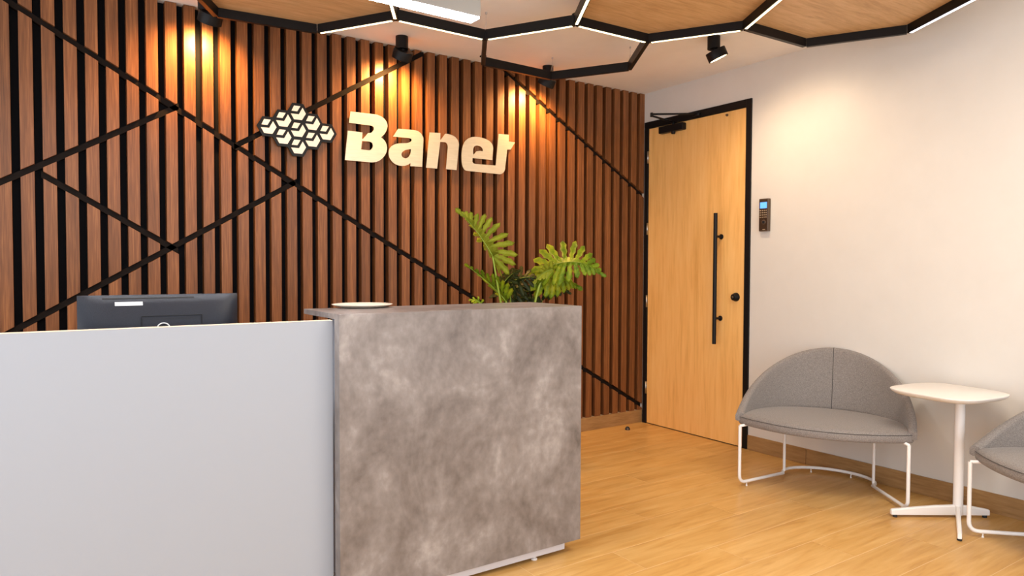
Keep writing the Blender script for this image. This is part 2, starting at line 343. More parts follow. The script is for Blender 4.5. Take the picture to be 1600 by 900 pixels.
for (xa, xb, xrf, zr, s) in LN:
    if xa < -4.95: xa = -4.95
    za, zb_ = zr+s*(xa-xrf), zr+s*(xb-xrf)
    w2 = 0.0172
    p = [(xa, za-w2), (xb-0.001, zb_-w2), (xb-0.001, zb_+w2), (xa, za+w2)]
    p = clip(p, 0, 1, H-0.003)
    if len(p) > 2:
        bm = bmesh.new(); add_prism(bm, p, lambda u, v, t: (u, t, v), -0.034, -0.0042)
        mesh_obj('inlay_strip', bm, M_strip, wall_back)

# skirting
bb = struct(box('baseboard_back', (X0, -0.054, 0.0005), (-0.0005, -0.0005, ZB-0.001), M_grout), 'wood look skirting tiles under the slats')
for a, b in ((-5.2, -3.88), (-3.877, -2.557), (-2.554, -1.234), (-1.231, -0.004)):
    o = box('skirting_tile', (a-(a+b)/2, -0.061, 0.0005), (b-(a+b)/2, -0.0545, ZB), M_base, bb, 0.0008); o.location.x = (a+b)/2
br = struct(box('baseboard_right', (-0.006, Y0, 0.0005), (-0.0005, DY1-0.002, ZB-0.001), M_grout), 'wood look skirting tiles along the white wall')
for a, b in ((-1.5865, -1.126), (-2.9065, -1.5895), (-4.2265, -2.9095), (-5.5465, -4.2295)):
    c = (a+b)/2
    o = box('skirting_tile', (-0.0135, a-c, 0.0005), (-0.0065, b-c, ZB), M_base, br, 0.0008); o.location.y = c

# door in the right wall
door = struct(thing('door_1', 'tall oak laminate door in a black frame', 'door'))
del door['category']
LY0, LY1, LZT = -0.110, -1.078, 2.446
bm = bmesh.new()
add_box(bm, (-0.012, LY0, 0.0005), (0.095, DY0, DZT), 0.001); add_box(bm, (-0.012, DY1, 0.0005), (0.095, LY1, DZT), 0.001)
add_box(bm, (-0.0125, LY1, LZT), (0.095, LY0, DZT), 0.001)
mesh_obj('door_frame', bm, M_black, door)
leaf = box('door_leaf', (-0.002, LY1+0.003, 0.006), (0.040, LY0-0.003, LZT-0.003), M_door, door, 0.001)
box('threshold_gap', (0.004, LY1, 0.0003), (0.036, LY0, 0.005), M_black, door)
for z in (0.30, 1.02, 1.62, 2.21):
    bm = bmesh.new(); add_cyl(bm, (-0.010, LY0+0.002, z-0.05), (-0.010, LY0+0.002, z+0.05), 0.007, n=12); mesh_obj('hinge', bm, M_steel, door, True)
# pull handle
bm = bmesh.new(); add_cyl(bm, (-0.070, -0.866, 0.737), (-0.070, -0.866, 1.702), 0.0145, n=24)
hnd = smooth_by_angle(mesh_obj('pull_handle', bm, M_black, door))
for z in (1.530, 0.925):
    bm = bmesh.new(); add_cyl(bm, (-0.058, -0.866, z), (-0.004, -0.866, z), 0.009, n=16)
    add_lathe(bm, [(0.019, 0), (0.019, 0.006), (0.013, 0.010)], (-0.002, -0.866, z), (-1, 0, 0), 20)
    smooth_by_angle(mesh_obj('handle_mount', bm, M_black, hnd))
bm = bmesh.new()
add_lathe(bm, [(0.031, 0), (0.031, 0.010), (0.026, 0.016), (0.024, 0.034), (0.018, 0.041), (0.0, 0.042)], (-0.002, -1.006, 1.088), (-1, 0, 0), 28)
kn = smooth_by_angle(mesh_obj('lock_knob', bm, M_black, door))
bm = bmesh.new(); add_lathe(bm, [(0.009, 0), (0.009, 0.004), (0, 0.004)], (-0.044, -1.006, 1.088), (-1, 0, 0), 16); mesh_obj('lock_cylinder', bm, M_bronze, kn, True)
bm = bmesh.new(); add_lathe(bm, [(0.009, 0), (0.009, 0.010), (0.006, 0.016), (0, 0.017)], (-0.002, -0.907, 2.418), (-1, 0, 0), 16)
smooth_by_angle(mesh_obj('door_stud', bm, M_bronze, door))
# closer
cl = box('door_closer', (-0.050, -0.515, 2.375), (-0.0025, -0.262, 2.430), M_black, door, 0.006, 2)
bm = bmesh.new(); add_lathe(bm, [(0.017, 0), (0.017, 0.014), (0.012, 0.020), (0, 0.020)], (-0.026, -0.400, 2.376), (0, 0, -1), 20); smooth_by_angle(mesh_obj('closer_spindle', bm, M_black, cl))
EL = Vector((-0.318, -0.452, 2.462))
bm = bmesh.new(); add_tube(bm, [(-0.026, -0.400, 2.430), (-0.026, -0.400, 2.452)], 0.011, 12); add_tube(bm, [(-0.026, -0.400, 2.449), EL-Vector((0, 0, 0.008))], 0.0075, 10)
mesh_obj('closer_arm', bm, M_black, cl, True)
bm = bmesh.new(); add_tube(bm, [EL+Vector((0, 0, 0.004)), Vector((-0.030, -0.640, 2.472))], 0.0075, 10); add_cyl(bm, EL-Vector((0, 0, 0.016)), EL+Vector((0, 0, 0.014)), 0.011, n=16)
add_box(bm, (-0.034, -0.665, 2.456), (-0.0128, -0.595, 2.482), 0.002)
mesh_obj('closer_arm', bm, M_black, cl, True)

# ================================================================== KEYPAD
kp = thing('access_keypad', 'slim bronze access keypad with a lit blue screen beside the door', 'keypad', (0, -1.247, 1.555))
box('keypad_body', (-0.030, -0.037, 0), (-0.0005, 0.037, 0.225), M_bronze, kp, 0.003, 2)
kf = box('face_plate', (-0.0315, -0.033, 0.006), (-0.0298, 0.033, 0.219), M_bronze_face, kp, 0.0006)
box('display', (-0.0328, -0.028, 0.158), (-0.0314, 0.026, 0.200), M_screen, kp, 0.0004)
bm = bmesh.new()
for i in range(4):
    for j in range(4):
        y, z = 0.024-i*0.0155, 0.143-j*0.0155
        add_box(bm, (-0.0326, y-0.003, z-0.003), (-0.0314, y+0.003, z+0.003))
kk = mesh_obj('key_pad_buttons', bm, M_key, kp)
bm = bmesh.new(); add_lathe(bm, [(0.0165, 0), (0.0165, 0.002), (0.012, 0.003)], (-0.0314, -0.004, 0.062), (-1, 0, 0), 24)
fr_ = mesh_obj('fingerprint_reader', bm, M_bronze, kp, False)
box('reader_glass', (-0.0352, -0.014, 0.053), (-0.0340, 0.006, 0.071), M_slot, fr_, 0.0003)
box('badge', (-0.0324, -0.016, 0.010), (-0.0314, 0.004, 0.013), M_key, kp)

# ================================================================== DOOR STOP
bm = bmesh.new(); add_lathe(bm, [(0.020, 0), (0.020, 0.004), (0.018, 0.014), (0.011, 0.024), (0, 0.027)], (0, 0, 0), n=24)
ds = smooth_by_angle(mesh_obj('door_stop', bm, M_rubber)); ds.location = (-0.305, -0.205, 0.0002)
tag(ds, 'small black dome door stop on the floor by the slat wall', 'door stop')
bm = bmesh.new(); add_cyl(bm, (0.0, 0, 0.012), (-0.012, -0.016, 0.010), 0.003, n=8); mesh_obj('bright_pin', bm, M_chrome, ds)  # small polished pin poking out of the dome's side

# ================================================================== LETTERS AND EMBLEM
def letter_mesh(name, loops, y0, y1, mat, parent=None):
    cx = sum(p[0] for p in loops[0])/len(loops[0]); cz = min(p[1] for p in loops[0])
    cu_ = bpy.data.curves.new(name, 'CURVE'); cu_.dimensions = '2D'; cu_.fill_mode = 'BOTH'; cu_.extrude = (y0-y1)/2
    for lp in loops:
        sp = cu_.splines.new('POLY'); sp.points.add(len(lp)-1)
        for q, p in zip(sp.points, lp): q.co = (p[0]-cx, p[1]-cz, 0, 1)
        sp.use_cyclic_u = True
    tmp = bpy.data.objects.new(name, cu_); COL.objects.link(tmp)
    me = bpy.data.meshes.new_from_object(tmp.evaluated_get(bpy.context.evaluated_depsgraph_get()))
    bpy.data.objects.remove(tmp)
    me.transform(Matrix.Rotation(PI/2, 4, 'X')); me.materials.clear(); me.materials.append(mat)
    o = bpy.data.objects.new(name, me); COL.objects.link(o); o.location = (cx, (y0+y1)/2, cz)
    if parent: o.parent = parent
    return o
LL = {'B': 'champagne metal letter B starting the wall sign', 'a': 'champagne metal letter a on the slat wall sign',
      'n': 'champagne metal letter n on the slat wall sign', 'et': 'joined champagne metal letters e and t ending the wall sign'}
PEGS = {'B': [(-2.555, 2.05), (-2.38, 2.05), (-2.40, 2.235)], 'a': [(-2.27, 2.02), (-2.10, 2.00), (-2.13, 2.16)],
        'n': [(-2.01, 2.00), (-1.835, 2.00), (-2.0, 2.17)], 'et': [(-1.73, 2.08), (-1.62, 1.98), (-1.42, 2.00), (-1.405, 2.22)]}
for k_, loops in LETTERS.items():
    o = tag(letter_mesh('sign_letter', loops, -0.0762, -0.0802, M_gold), LL[k_], 'letter', 'letters of the wall sign')
    for x, z in PEGS[k_]:
        bm = bmesh.new(); add_cyl(bm, (x-o.location.x, -SD-0.0002-o.location.y, z-o.location.z), (x-o.location.x, -0.0765-o.location.y, z-o.location.z), 0.004, n=10)
        mesh_obj('standoff_peg', bm, M_black, o)

em = thing('wall_emblem', 'black and cream emblem of nine hexagon cubes left of the letters', 'emblem', (-2.899, -0.0585, 2.1185))
RH = 0.0583
def hexpts(cx, cz, r): return [(cx+r*math.cos(math.radians(60*i)), cz+r*math.sin(math.radians(60*i))) for i in range(6)]
bmk = bmesh.new()
cells = [(1.5*RH*(a+b), 0.866*RH*(a-b)) for a in (-1, 0, 1) for b in (-1, 0, 1)]
def pf(y): return lambda u, v, t: (u, t, v)
for i, (cx, cz) in enumerate(cells):
    add_prism(bmk, hexpts(cx, cz, RH*1.13), lambda u, v, t: (u, t, v), -0.0225+0.00002*i, -0.0170)
mesh_obj('black_plate', bmk, M_logo_black, em)
for x, z in ((-0.19, 0), (0.19, 0), (0, 0.09), (0, -0.09)):
    bm = bmesh.new(); add_cyl(bm, (x, 0.0, z), (x, -0.0175, z), 0.006, n=10); mesh_obj('standoff_peg', bm, M_black, em)
for cx, cz in cells:
    r = RH*0.805; g = RH*0.29; s3 = 0.8660254
    V = hexpts(0, 0, r)   # 0 right, 1 upper right, 2 upper left, 3 left, 4 lower left, 5 lower right
    hh = g*0.5
    # upper facet: parallelogram left / upper left / upper right / centre, drawn in on its two lower sides
    rh = [(V[3][0]+hh/s3*0.5+hh*0.4, V[3][1]+hh), V[2], (V[1][0]-hh/s3, V[1][1]), (-hh/s3+hh*0.58, hh)]
    ch = [(V[3][0]+hh*0.58, V[3][1]-hh), (hh*0.58, -hh), (V[1][0]+hh*0.45, V[1][1]-hh*0.9), V[0], V[5], V[4]]
    for poly in (rh, ch):
        bm = bmesh.new(); add_prism(bm, poly, lambda u, v, t: (u, t, v), -0.0262, -0.0224); o = mesh_obj('cream_facet', bm, M_cream, em); o.location = (cx, 0, cz)

# ================================================================== SPOTLIGHTS
def spotlight(label, loc, aim, power, offs, angle=150, group='ceiling spotlights', radius=0.03, color=WARM):
    t = thing('ceiling_spotlight', label, 'spotlight', loc, 0, group)
    bm = bmesh.new(); add_lathe(bm, [(0.039, -0.078), (0.039, -0.0005)], (0, 0, 0), n=32)
    smooth_by_angle(mesh_obj('mounting_base', bm, M_black, t))
    d = Vector(aim).normalized(); hc = Vector(offs)
    bm = bmesh.new(); add_lathe(bm, [(0.061, -0.026), (0.062, -0.024), (0.062, 0.030), (0.056, 0.030), (0.053, 0.024)], hc, d, 40)
    hd = smooth_by_angle(mesh_obj('lamp_head', bm, M_black, t))
    bm = bmesh.new(); add_lathe(bm, [(0.0525, 0.0245), (0.0525, 0.0285), (0.0, 0.0285)], hc, d, 32); mesh_obj('lens', bm, M_lampglass, hd)
    bm = bmesh.new(); add_cyl(bm, (0, 0, -0.072), hc-d*0.020, 0.012, n=14); mesh_obj('swivel_joint', bm, M_black, t, True)
    spot_light('spot_beam', Vector(loc)+hc+d*0.045, d, power, color, angle, 1.0, radius)
    return t
spotlight('black ceiling spotlight at the left, partly behind the honeycomb bar', (-3.44, -0.235, H), (-0.10, 0.64, -1), 72, (0.02, -0.02, -0.108))
spotlight('black ceiling spotlight above the big letter B', (-2.293, -0.242, H), (-0.04, 0.64, -1), 72, (0.0, -0.01, -0.112))
spotlight('black ceiling spotlight behind the honeycomb corner, right of the sign', (-1.15, -0.245, H), (-0.15, 0.62, -1), 72, (-0.015, -0.01, -0.112))
spotlight('black ceiling spotlight near the door, tilted at the white wall', (-0.690, -1.352, H), (0.38, -0.20, -0.90), 36, (0.014, -0.012, -0.110), 140, color=(1.0, 0.74, 0.48))

# ================================================================== HONEYCOMB LIGHT
ZF0, ZF1 = 2.585, 2.640
VV = {0: (-3.423, -0.416), 1: (-2.906, -0.465), 2: (-2.642, -0.905), 3: (-2.088, -0.900), 4: (-1.816, -1.376), 5: (-1.296, -1.386),
      6: (-0.985, -0.910), 7: (-1.262, -0.435), 8: (-1.830, -0.460), 9: (-1.023, -1.839), 10: (-0.485, -1.849), 11: (-0.235, -2.309),
      12: (-0.503, -2.773), 13: (-1.030, -2.770), 14: (-1.291, -2.303), 15: (-1.827, -2.310), 16: (-2.085, -1.840),
      17: (-2.910, -1.363), 18: (-3.446, -1.363), 19: (-3.690, -0.880)}
hc = thing('honeycomb_ceiling_light', 'black honeycomb frame with glowing light lines and wood panels under the ceiling', 'ceiling light', (0, 0, 0))
EDG = [(0, 1, 0), (0, 19, 0), (1, 2, 1), (2, 3, 1), (3, 4, 1), (4, 5, 1), (5, 9, 1), (5, 6, 0), (6, 7, 0), (7, 8, 0), (8, 3, 0), (9, 10, 0), (10, 11, 0),
       (11, 12, 2), (12, 13, 0), (13, 14, 0), (9, 14, 1), (14, 15, 0), (15, 16, 0), (4, 16, 1), (2, 17, 1), (17, 18, 0), (18, 19, 0)]
for a, b, lit in EDG:
    A, B = Vector((*VV[a], 0)), Vector((*VV[b], 0)); L = (B-A).length; c = (A+B)/2; ang = math.atan2(B.y-A.y, B.x-A.x)
    e = 0.0122*math.tan(math.radians(30))
    o = box('frame_bar', (-L/2+e, -0.0125, ZF0), (L/2-e, 0.0125, ZF1), M_black, hc, 0.0008); o.location = c; o.rotation_euler.z = ang
    if lit:
        d = box('light_strip', (-L/2+0.022, -0.0070, ZF0-0.0020), (L/2-0.022, 0.0070, ZF0-0.0004), M_led if lit == 1 else M_led_cool, o, 0.0005)
for ids in ((0, 1, 2, 17, 18, 19), (4, 5, 9, 14, 15, 16), (9, 10, 11, 12, 13, 14)):
    P = [Vector(VV[i]) for i in ids]; c = sum(P, Vector((0, 0)))/6
    poly = [tuple((p-c)*(1-0.016/0.53)) for p in P]
    bm = bmesh.new(); add_prism(bm, poly, lambda u, v, t: (u, v, t), 2.6320, 2.6395); o = mesh_obj('wood_panel', bm, M_panel, hc); o.location = (c.x, c.y, 0)
for i in (3, 7, 9, 0, 1, 11, 6, 14, 17, 12, 18):
    x, y = VV[i]
    bm = bmesh.new()
    add_cyl(bm, (x+0.006, y, ZF1), (x+0.006, y, H-0.0005), 0.0011, n=6); add_cyl(bm, (x-0.004, y+0.004, ZF1), (x+0.005, y, ZF1+0.05), 0.0010, n=6)
    add_cyl(bm, (x+0.006, y, H-0.012), (x+0.006, y, H-0.0004), 0.006, n=10)
    mesh_obj('suspension_wire', bm, M_wire, hc)
for i in (0, 8, 9, 2, 4, 5):
    x, y = VV[i]
    box('corner_bracket', (x-0.016, y-0.016, ZF1), (x+0.016, y+0.016, ZF1+0.009), M_black, hc, 0.001)

# ================================================================== LINEAR PENDANT
pl = thing('linear_pendant_lamp', 'long straight grey pendant lamp with a bright white underside over the desk', 'pendant lamp', (-3.52, -1.845, 2.300))
box('lamp_housing', (-0.80, -0.036, 0.004), (0.800, 0.036, 0.074), M_alu, pl, 0.001)
box('diffuser', (-0.797, -0.032, -0.003), (0.797, 0.032, 0.0038), M_led_lamp, pl, 0.001)
for x in (-0.65, 0.45):
    bm = bmesh.new(); add_cyl(bm, (x, 0, 0.074), (x, 0, H-2.300-0.0005), 0.0012, n=6); add_cyl(bm, (x, 0, H-2.3-0.015), (x, 0, H-2.3-0.0004), 0.014, n=16); mesh_obj('suspension_wire', bm, M_wire, pl)

# ================================================================== RECEPTION DESK
YD = -1.866; XR = -2.171; XL = -3.307
dk = thing('reception_desk', 'reception desk with a grey stone look counter block and a long white panel', 'desk', (XR, YD, 0))
def dbox(name, lo, hi, mat, par=None, bv=0.0008):
    o = XR, YD
    return box(name, (lo[0]-XR, lo[1]-YD, lo[2]), (hi[0]-XR, hi[1]-YD, hi[2]), mat, par or dk, bv)
TOPZ = 1.126; BOTZ = 0.060
dbox('counter_front', (XL, YD, BOTZ), (XR, YD+0.05, TOPZ), M_stone)
dbox('counter_top', (XL, YD+0.0502, TOPZ-0.020), (XR, YD+0.405, TOPZ), M_stone)
dbox('counter_side', (XR-0.022, YD+0.0502, BOTZ), (XR, YD+0.405, TOPZ-0.0205), M_stone)
dbox('inner_panel', (XL+0.080, YD+0.0502, BOTZ), (XL+0.100, YD+0.30, TOPZ-0.0205), M_white)
wf = dbox('white_front_panel', (-5.10, YD+0.062, BOTZ), (XL-0.002, YD+0.094, 1.1005), M_white)
dbox('edge_strip', (-5.10, YD+0.062, 1.1006), (XL-0.002, YD+0.094, 1.1020), M_edge, wf, 0.0002)
dbox('plinth', (XL+0.06, YD+0.030, 0.018), (-2.237, YD+0.37, BOTZ-0.0005), M_plinth, None, 0.002)
dbox('plinth', (-5.05, YD+0.095, 0.018), (XL+0.055, YD+0.37, BOTZ-0.0005), M_plinth, None, 0.002)
dbox('work_surface', (-5.10, YD+0.0945, 0.715), (XL-0.002, YD+0.80, 0.740), M_white)
dbox('work_surface', (XL+0.1005, YD+0.0505, 0.715), (XR-0.023, YD+0.38, 0.740), M_white)
dbox('end_panel', (-5.10, YD+0.0945, 0.0006), (-5.075, YD+0.80, 0.7145), M_white)
dbox('end_panel', (XL-0.03, YD+0.375, 0.0006), (XL-0.005, YD+0.80, 0.7145), M_white)
for x in (-2.395, -2.85, -3.2, -3.6, -4.3, -4.9):
    y = YD+0.05 if x > XL else YD+0.12
    bm = bmesh.new(); add_lathe(bm, [(0.014, 0), (0.014, 0.006), (0.007, 0.008), (0.007, 0.0175)], (x-XR, y-YD, 0.0003), n=16)
    smooth_by_angle(mesh_obj('levelling_foot', bm, M_wtube, dk))

# ================================================================== DISH ON THE COUNTER
bm = bmesh.new(); add_lathe(bm, [(0.085, 0), (0.095, 0.002), (0.126, 0.012), (0.128, 0.014), (0.126, 0.0145), (0.095, 0.006), (0.0, 0.004)], (0, 0, 0), n=48)
di = mesh_obj('low_dish', bm, M_dish, None, True); di.location = (-3.060, -1.475, TOPZ+0.0003)
tag(di, 'shallow round cream dish at the back edge of the stone counter top', 'dish')

# ================================================================== MONITOR
mo = thing('computer_monitor', 'black computer monitor seen from behind over the white desk panel', 'monitor', (-3.816, -1.34, 0.740))
# screen slab + bulged back shell (back faces -y)
MW, MZ0, MZ1 = 0.276, 0.115, 0.4505
box('screen_bezel', (-MW, 0.000, MZ0), (MW, 0.012, MZ1), M_monitor, mo, 0.002)
box('screen', (-MW+0.008, 0.0121, MZ0+0.012), (MW-0.008, 0.0128, MZ1-0.008), M_slot, mo)
bm = bmesh.new(); nx, nz = 32, 20; grid = []
for j in range(nz+1):
    row = []
    for i in range(nx+1):
        u, v = -1+2*i/nx, j/nz
        x = MW*u; z = MZ0+(MZ1-MZ0)*v
        ex = min(1, (1-abs(u))/0.30); ez = min(1, v/0.15, (1-v)/0.42)
        b_ = (1-(1-ex)**2)*(1-(1-ez)**2)
        row.append(bm.verts.new((x, -0.001-0.006*(1 if 0 < i < nx and 0 < j < nz else 0)-0.034*b_, z)))
    grid.append(row)
for j in range(nz):
    for i in range(nx): bm.faces.new((grid[j][i], grid[j][i+1], grid[j+1][i+1], grid[j+1][i]))
smooth_by_angle(mesh_obj('back_shell', bm, M_monitor, mo), 60)
def shell_y(x, z):
    u = x/MW; v = (z-MZ0)/(MZ1-MZ0); ex = min(1, (1-abs(u))/0.30); ez = min(1, v/0.15, (1-v)/0.42)
    return -0.007-0.034*(1-(1-ex)**2)*(1-(1-ez)**2)
def decal(name, x0, x1, z0, z1, mat, th=0.0008, nseg=12):
    bm = bmesh.new(); fr, bk = [], []
    for i in range(nseg+1):
        x = x0+(x1-x0)*i/nseg
        fr.append([bm.verts.new((x, shell_y(x, z)-th, z)) for z in (z0, z1)])
        bk.append([bm.verts.new((x, shell_y(x, z)+0.0006, z)) for z in (z0, z1)])
    for i in range(nseg):
        bm.faces.new((fr[i][0], fr[i+1][0], fr[i+1][1], fr[i][1])); bm.faces.new((fr[i][1], fr[i+1][1], bk[i+1][1], bk[i][1])); bm.faces.new((fr[i][0], bk[i][0], bk[i+1][0], fr[i+1][0]))
    bm.faces.new((fr[0][0], fr[0][1], bk[0][1], bk[0][0])); bm.faces.new((fr[-1][0], bk[-1][0], bk[-1][1], fr[-1][1]))
    return mesh_obj(name, bm, mat, mo)
decal('vent_slot', -0.198, 0.112, 0.4360, 0.4410, M_slot)
decal('white_sticker', -0.158, -0.067, 0.4120, 0.4255, M_sticker)
bm = bmesh.new()
for lo, hi in (((-0.074, -0.0428, 0.370), (0.137, -0.0405, 0.3725)), ((-0.074, -0.0428, 0.27), (-0.0715, -0.0405, 0.370)), ((0.1345, -0.0428, 0.27), (0.137, -0.0405, 0.370))): add_box(bm, lo, hi)
mesh_obj('mount_recess', bm, M_slot, mo)
bm = bmesh.new(); R_, r_ = 0.0225, 0.0022; rings = []
for i in range(40):
    a = 2*PI*i/40; rings.append([bm.verts.new(((R_+r_*math.cos(b))*math.cos(a), r_*math.sin(b), (R_+r_*math.cos(b))*math.sin(a))) for b in [2*PI*k/8 for k in range(8)]])
for i in range(40):
    for k in range(8): bm.faces.new((rings[i][k], rings[i][(k+1) % 8], rings[(i+1) % 40][(k+1) % 8], rings[(i+1) % 40][k]))
o = mesh_obj('round_badge_ring', bm, M_sticker, mo, True); o.location = (0.0, -0.043, 0.3215)
box('stand_neck', (-0.035, -0.075, 0.010), (0.035, -0.0425, 0.28), M_monitor, mo, 0.004, 2)
box('stand_foot', (-0.12, -0.15, 0.0005), (0.12, 0.06, 0.0102), M_monitor, mo, 0.004, 2)

# ================================================================== CHAIRS
def make_chair(label, loc, rz):
    """local axes: x = along the front edge, y = towards the back, z up"""
    t = thing('lounge_chair', label, 'chair', loc, rz, 'grey lounge chairs along the wall')
    r = 0.0095; zb = 0.028; zt = 0.366
    arc = [(-0.237, 0.381)]+[(-0.237+0.012*0, 0.381)]*0
    P = [Vector((-0.435, 0.0, zt)), Vector((-0.435, 0.0, zb)), Vector((-0.250, 0.350, zb))]
    # base arc
    pts = []
    for i in range(0, 17):
        a = math.radians(196-212*i/16)
        pts.append(Vector((0.262*math.cos(a)*0.985, 0.395+0.188*math.sin(a), zb)))
    pts = [p for p in pts]
    path = round_path([Vector((-0.435, 0.0, zt)), Vector((-0.435, 0.0, zb)), pts[0]], 0.05)[:-1]+pts+round_path([pts[-1], Vector((0.435, 0.0, zb)), Vector((0.435, 0.0, zt))], 0.05)[1:]
    bm = bmesh.new(); add_tube(bm, path, r, 12); smooth_by_angle(mesh_obj('base_frame', bm, M_wtube, t), 60)
    for s in (-1, 1):
        bm = bmesh.new(); add_tube(bm, [(s*0.249, 0.385, zb+0.004), (s*0.249, 0.385, zt)], 0.0085, 12); smooth_by_angle(mesh_obj('rear_leg', bm, M_wtube, t), 60)
    top = [Vector((-0.435, 0.0, zt))]+[Vector((0.262*math.cos(a), 0.385+0.17*math.sin(a), zt)) for a in [math.radians(185-190*i/12) for i in range(13)]]+[Vector((0.435, 0.0, zt))]
    bm = bmesh.new(); add_tube(bm, round_path(top, 0.02, 3), 0.008, 10); mesh_obj('seat_support', bm, M_wtube, t, True)
    for x, y in ((-0.405, 0.055), (0.405, 0.055), (-0.115, 0.553), (0.115, 0.553)):
        bm = bmesh.new(); add_lathe(bm, [(0.0055, 0), (0.0055, 0.004), (0.003, 0.006), (0.003, zb-0.005)], (x, y, 0.0003), n=12); mesh_obj('glide', bm, M_wtube, t)
    # seat cushion: half-moon outline
    def outline(s):   # s in 0..1 around
        if s < 0.5:
            a = PI*(s/0.5)           # front edge from right to left
            u = math.cos(a); return Vector((0.462*u, 0.045-0.175*(1-abs(u)**2.0)*1.0+0.012, 0))
        a = PI*((s-0.5)/0.5)         # back arc from left to right
        u = -math.cos(a); return Vector((0.462*u, 0.06+0.475*max(0, math.sin(a))**0.85, 0))
    n = 96; ring = [outline(i/n) for i in range(n)]
    # smooth the corners
    for _ in range(4): ring = [(ring[i-1]+ring[i]*2+ring[(i+1) % n])/4 for i in range(n)]
    c = Vector((0, 0.19, 0))
    prof = [(0.0, 0.367), (0.5, 0.367), (0.93, 0.364), (0.978, 0.367), (0.995, 0.376), (1.0, 0.390), (0.996, 0.407), (0.975, 0.419), (0.93, 0.427), (0.85, 0.431), (0.65, 0.434), (0.35, 0.435), (0.0, 0.435)]
    bm = bmesh.new(); rows = []
    for f, z in prof:
        if f == 0: rows.append([bm.verts.new((c.x, c.y, z))])
        else: rows.append([bm.verts.new((c.x+(p.x-c.x)*f, c.y+(p.y-c.y)*f, z)) for p in ring])
    for A, B in zip(rows, rows[1:]):
        for i in range(n):
            j = (i+1) % n
            if len(A) == 1: bm.faces.new((A[0], B[j], B[i]))
            elif len(B) == 1: bm.faces.new((A[i], A[j], B[0]))
            else: bm.faces.new((A[i], A[j], B[j], B[i]))
    bmesh.ops.recalc_face_normals(bm, faces=bm.faces[:])
    st = mesh_obj('seat', bm, M_fab, t, True)
    # welt along the seat's front edge
    front = [c+(p-c)*1.0005+Vector((0, 0, 0.411)) for p in ring[:n//2+1]]
    bm = bmesh.new(); add_tube(bm, front, 0.0013, 5); mesh_obj('seam', bm, M_seam, st, True)
    # wrap-around back shell
    NT, NS = 64, 22
    def rim(a): return 0.436+0.361*max(0.0, math.cos(a))**1.0
    def shell(a, s):
        """s 0..1 : inner wall up, over the rim, outer wall down"""
        sa, ca = math.sin(a), math.cos(a)
        base_in = Vector((0.425*sa, 0.055+0.478*max(0, ca)**0.9, 0)); base_out = Vector((0.472*sa, 0.040+0.540*max(0, ca)**0.9, 0))
        zr = rim(a); th = 0.030
        lean = 0.050*max(0, ca)
        if s < 0.42:
            q = s/0.42; z = 0.400+(zr-th*0.5-0.400)*q; h = (z-0.4)
            return base_in+Vector((0, lean*h/0.4, z))+Vector((-0.03*sa*0, 0, 0))+(base_out-base_in)*0.32*min(1, h/0.30)
        if s < 0.58:
            q = (s-0.42)/0.16*PI; pin = base_in+(base_out-base_in)*0.32*min(1, (zr-0.4)/0.30); pout = base_out+Vector((0, 0, 0))
            mid = (pin+pout)/2; half = (pout-pin)/2
            hh = max(0.004, half.length)
            return mid-half*math.cos(q)+Vector((0, lean*(zr-0.4)/0.4, zr-th*0.5+math.sin(q)*th*0.5))
        q = (s-0.58)/0.42; z = zr-th*0.5+(0.385-(zr-th*0.5))*q; h = z-0.4
        p = base_out+Vector((0, lean*max(0, h)/0.4, z)); 
        k = max(0, (q-0.75)/0.25); return p+(base_in-base_out)*0.35*k*k
    bm = bmesh.new(); G = []
    for i in range(NT+1):
        a = math.radians(-93+186*i/NT)
        a = max(-PI/2, min(PI/2, a))*1.0 if False else a
        G.append([bm.verts.new(shell(a, j/NS)) for j in range(NS+1)])
    for i in range(NT):
        for j in range(NS): bm.faces.new((G[i][j], G[i+1][j], G[i+1][j+1], G[i][j+1]))
        bm.faces.new((G[i][NS], G[i+1][NS], G[i+1][0], G[i][0]))
    bm.faces.new([v for v in G[0]]); bm.faces.new([v for v in G[-1]][::-1])
    bmesh.ops.remove_doubles(bm, verts=bm.verts[:], dist=0.0005)
    bmesh.ops.recalc_face_normals(bm, faces=bm.faces[:])
    bk = smooth_by_angle(mesh_obj('backrest', bm, M_fab, t), 75)
    bm = bmesh.new(); add_tube(bm, [shell(0, s)+Vector((0, -0.0005 if s < 0.5 else 0.0, 0.0004 if 0.4 < s < 0.6 else 0)) for s in [0.02+0.5*i/16 for i in range(17)]], 0.0016, 5)
    mesh_obj('seam', bm, M_seam, bk, True)
    return t
def copy_tree(o, parent=None):
    c = o.copy(); COL.objects.link(c)
    if parent: c.parent = parent
    for ch in list(o.children): copy_tree(ch, c)
    return c
ch1 = make_chair('grey fabric lounge chair with white tube frame between the door and the side table', (-0.594, -2.0495, 0), math.radians(-64.85))
ch2 = copy_tree(ch1); ch2.location = (-0.600, -3.185, 0); ch2.rotation_euler = (0, 0, math.radians(-106))
ch2['label'] = 'grey fabric lounge chair cut off at the right edge, beyond the side table'

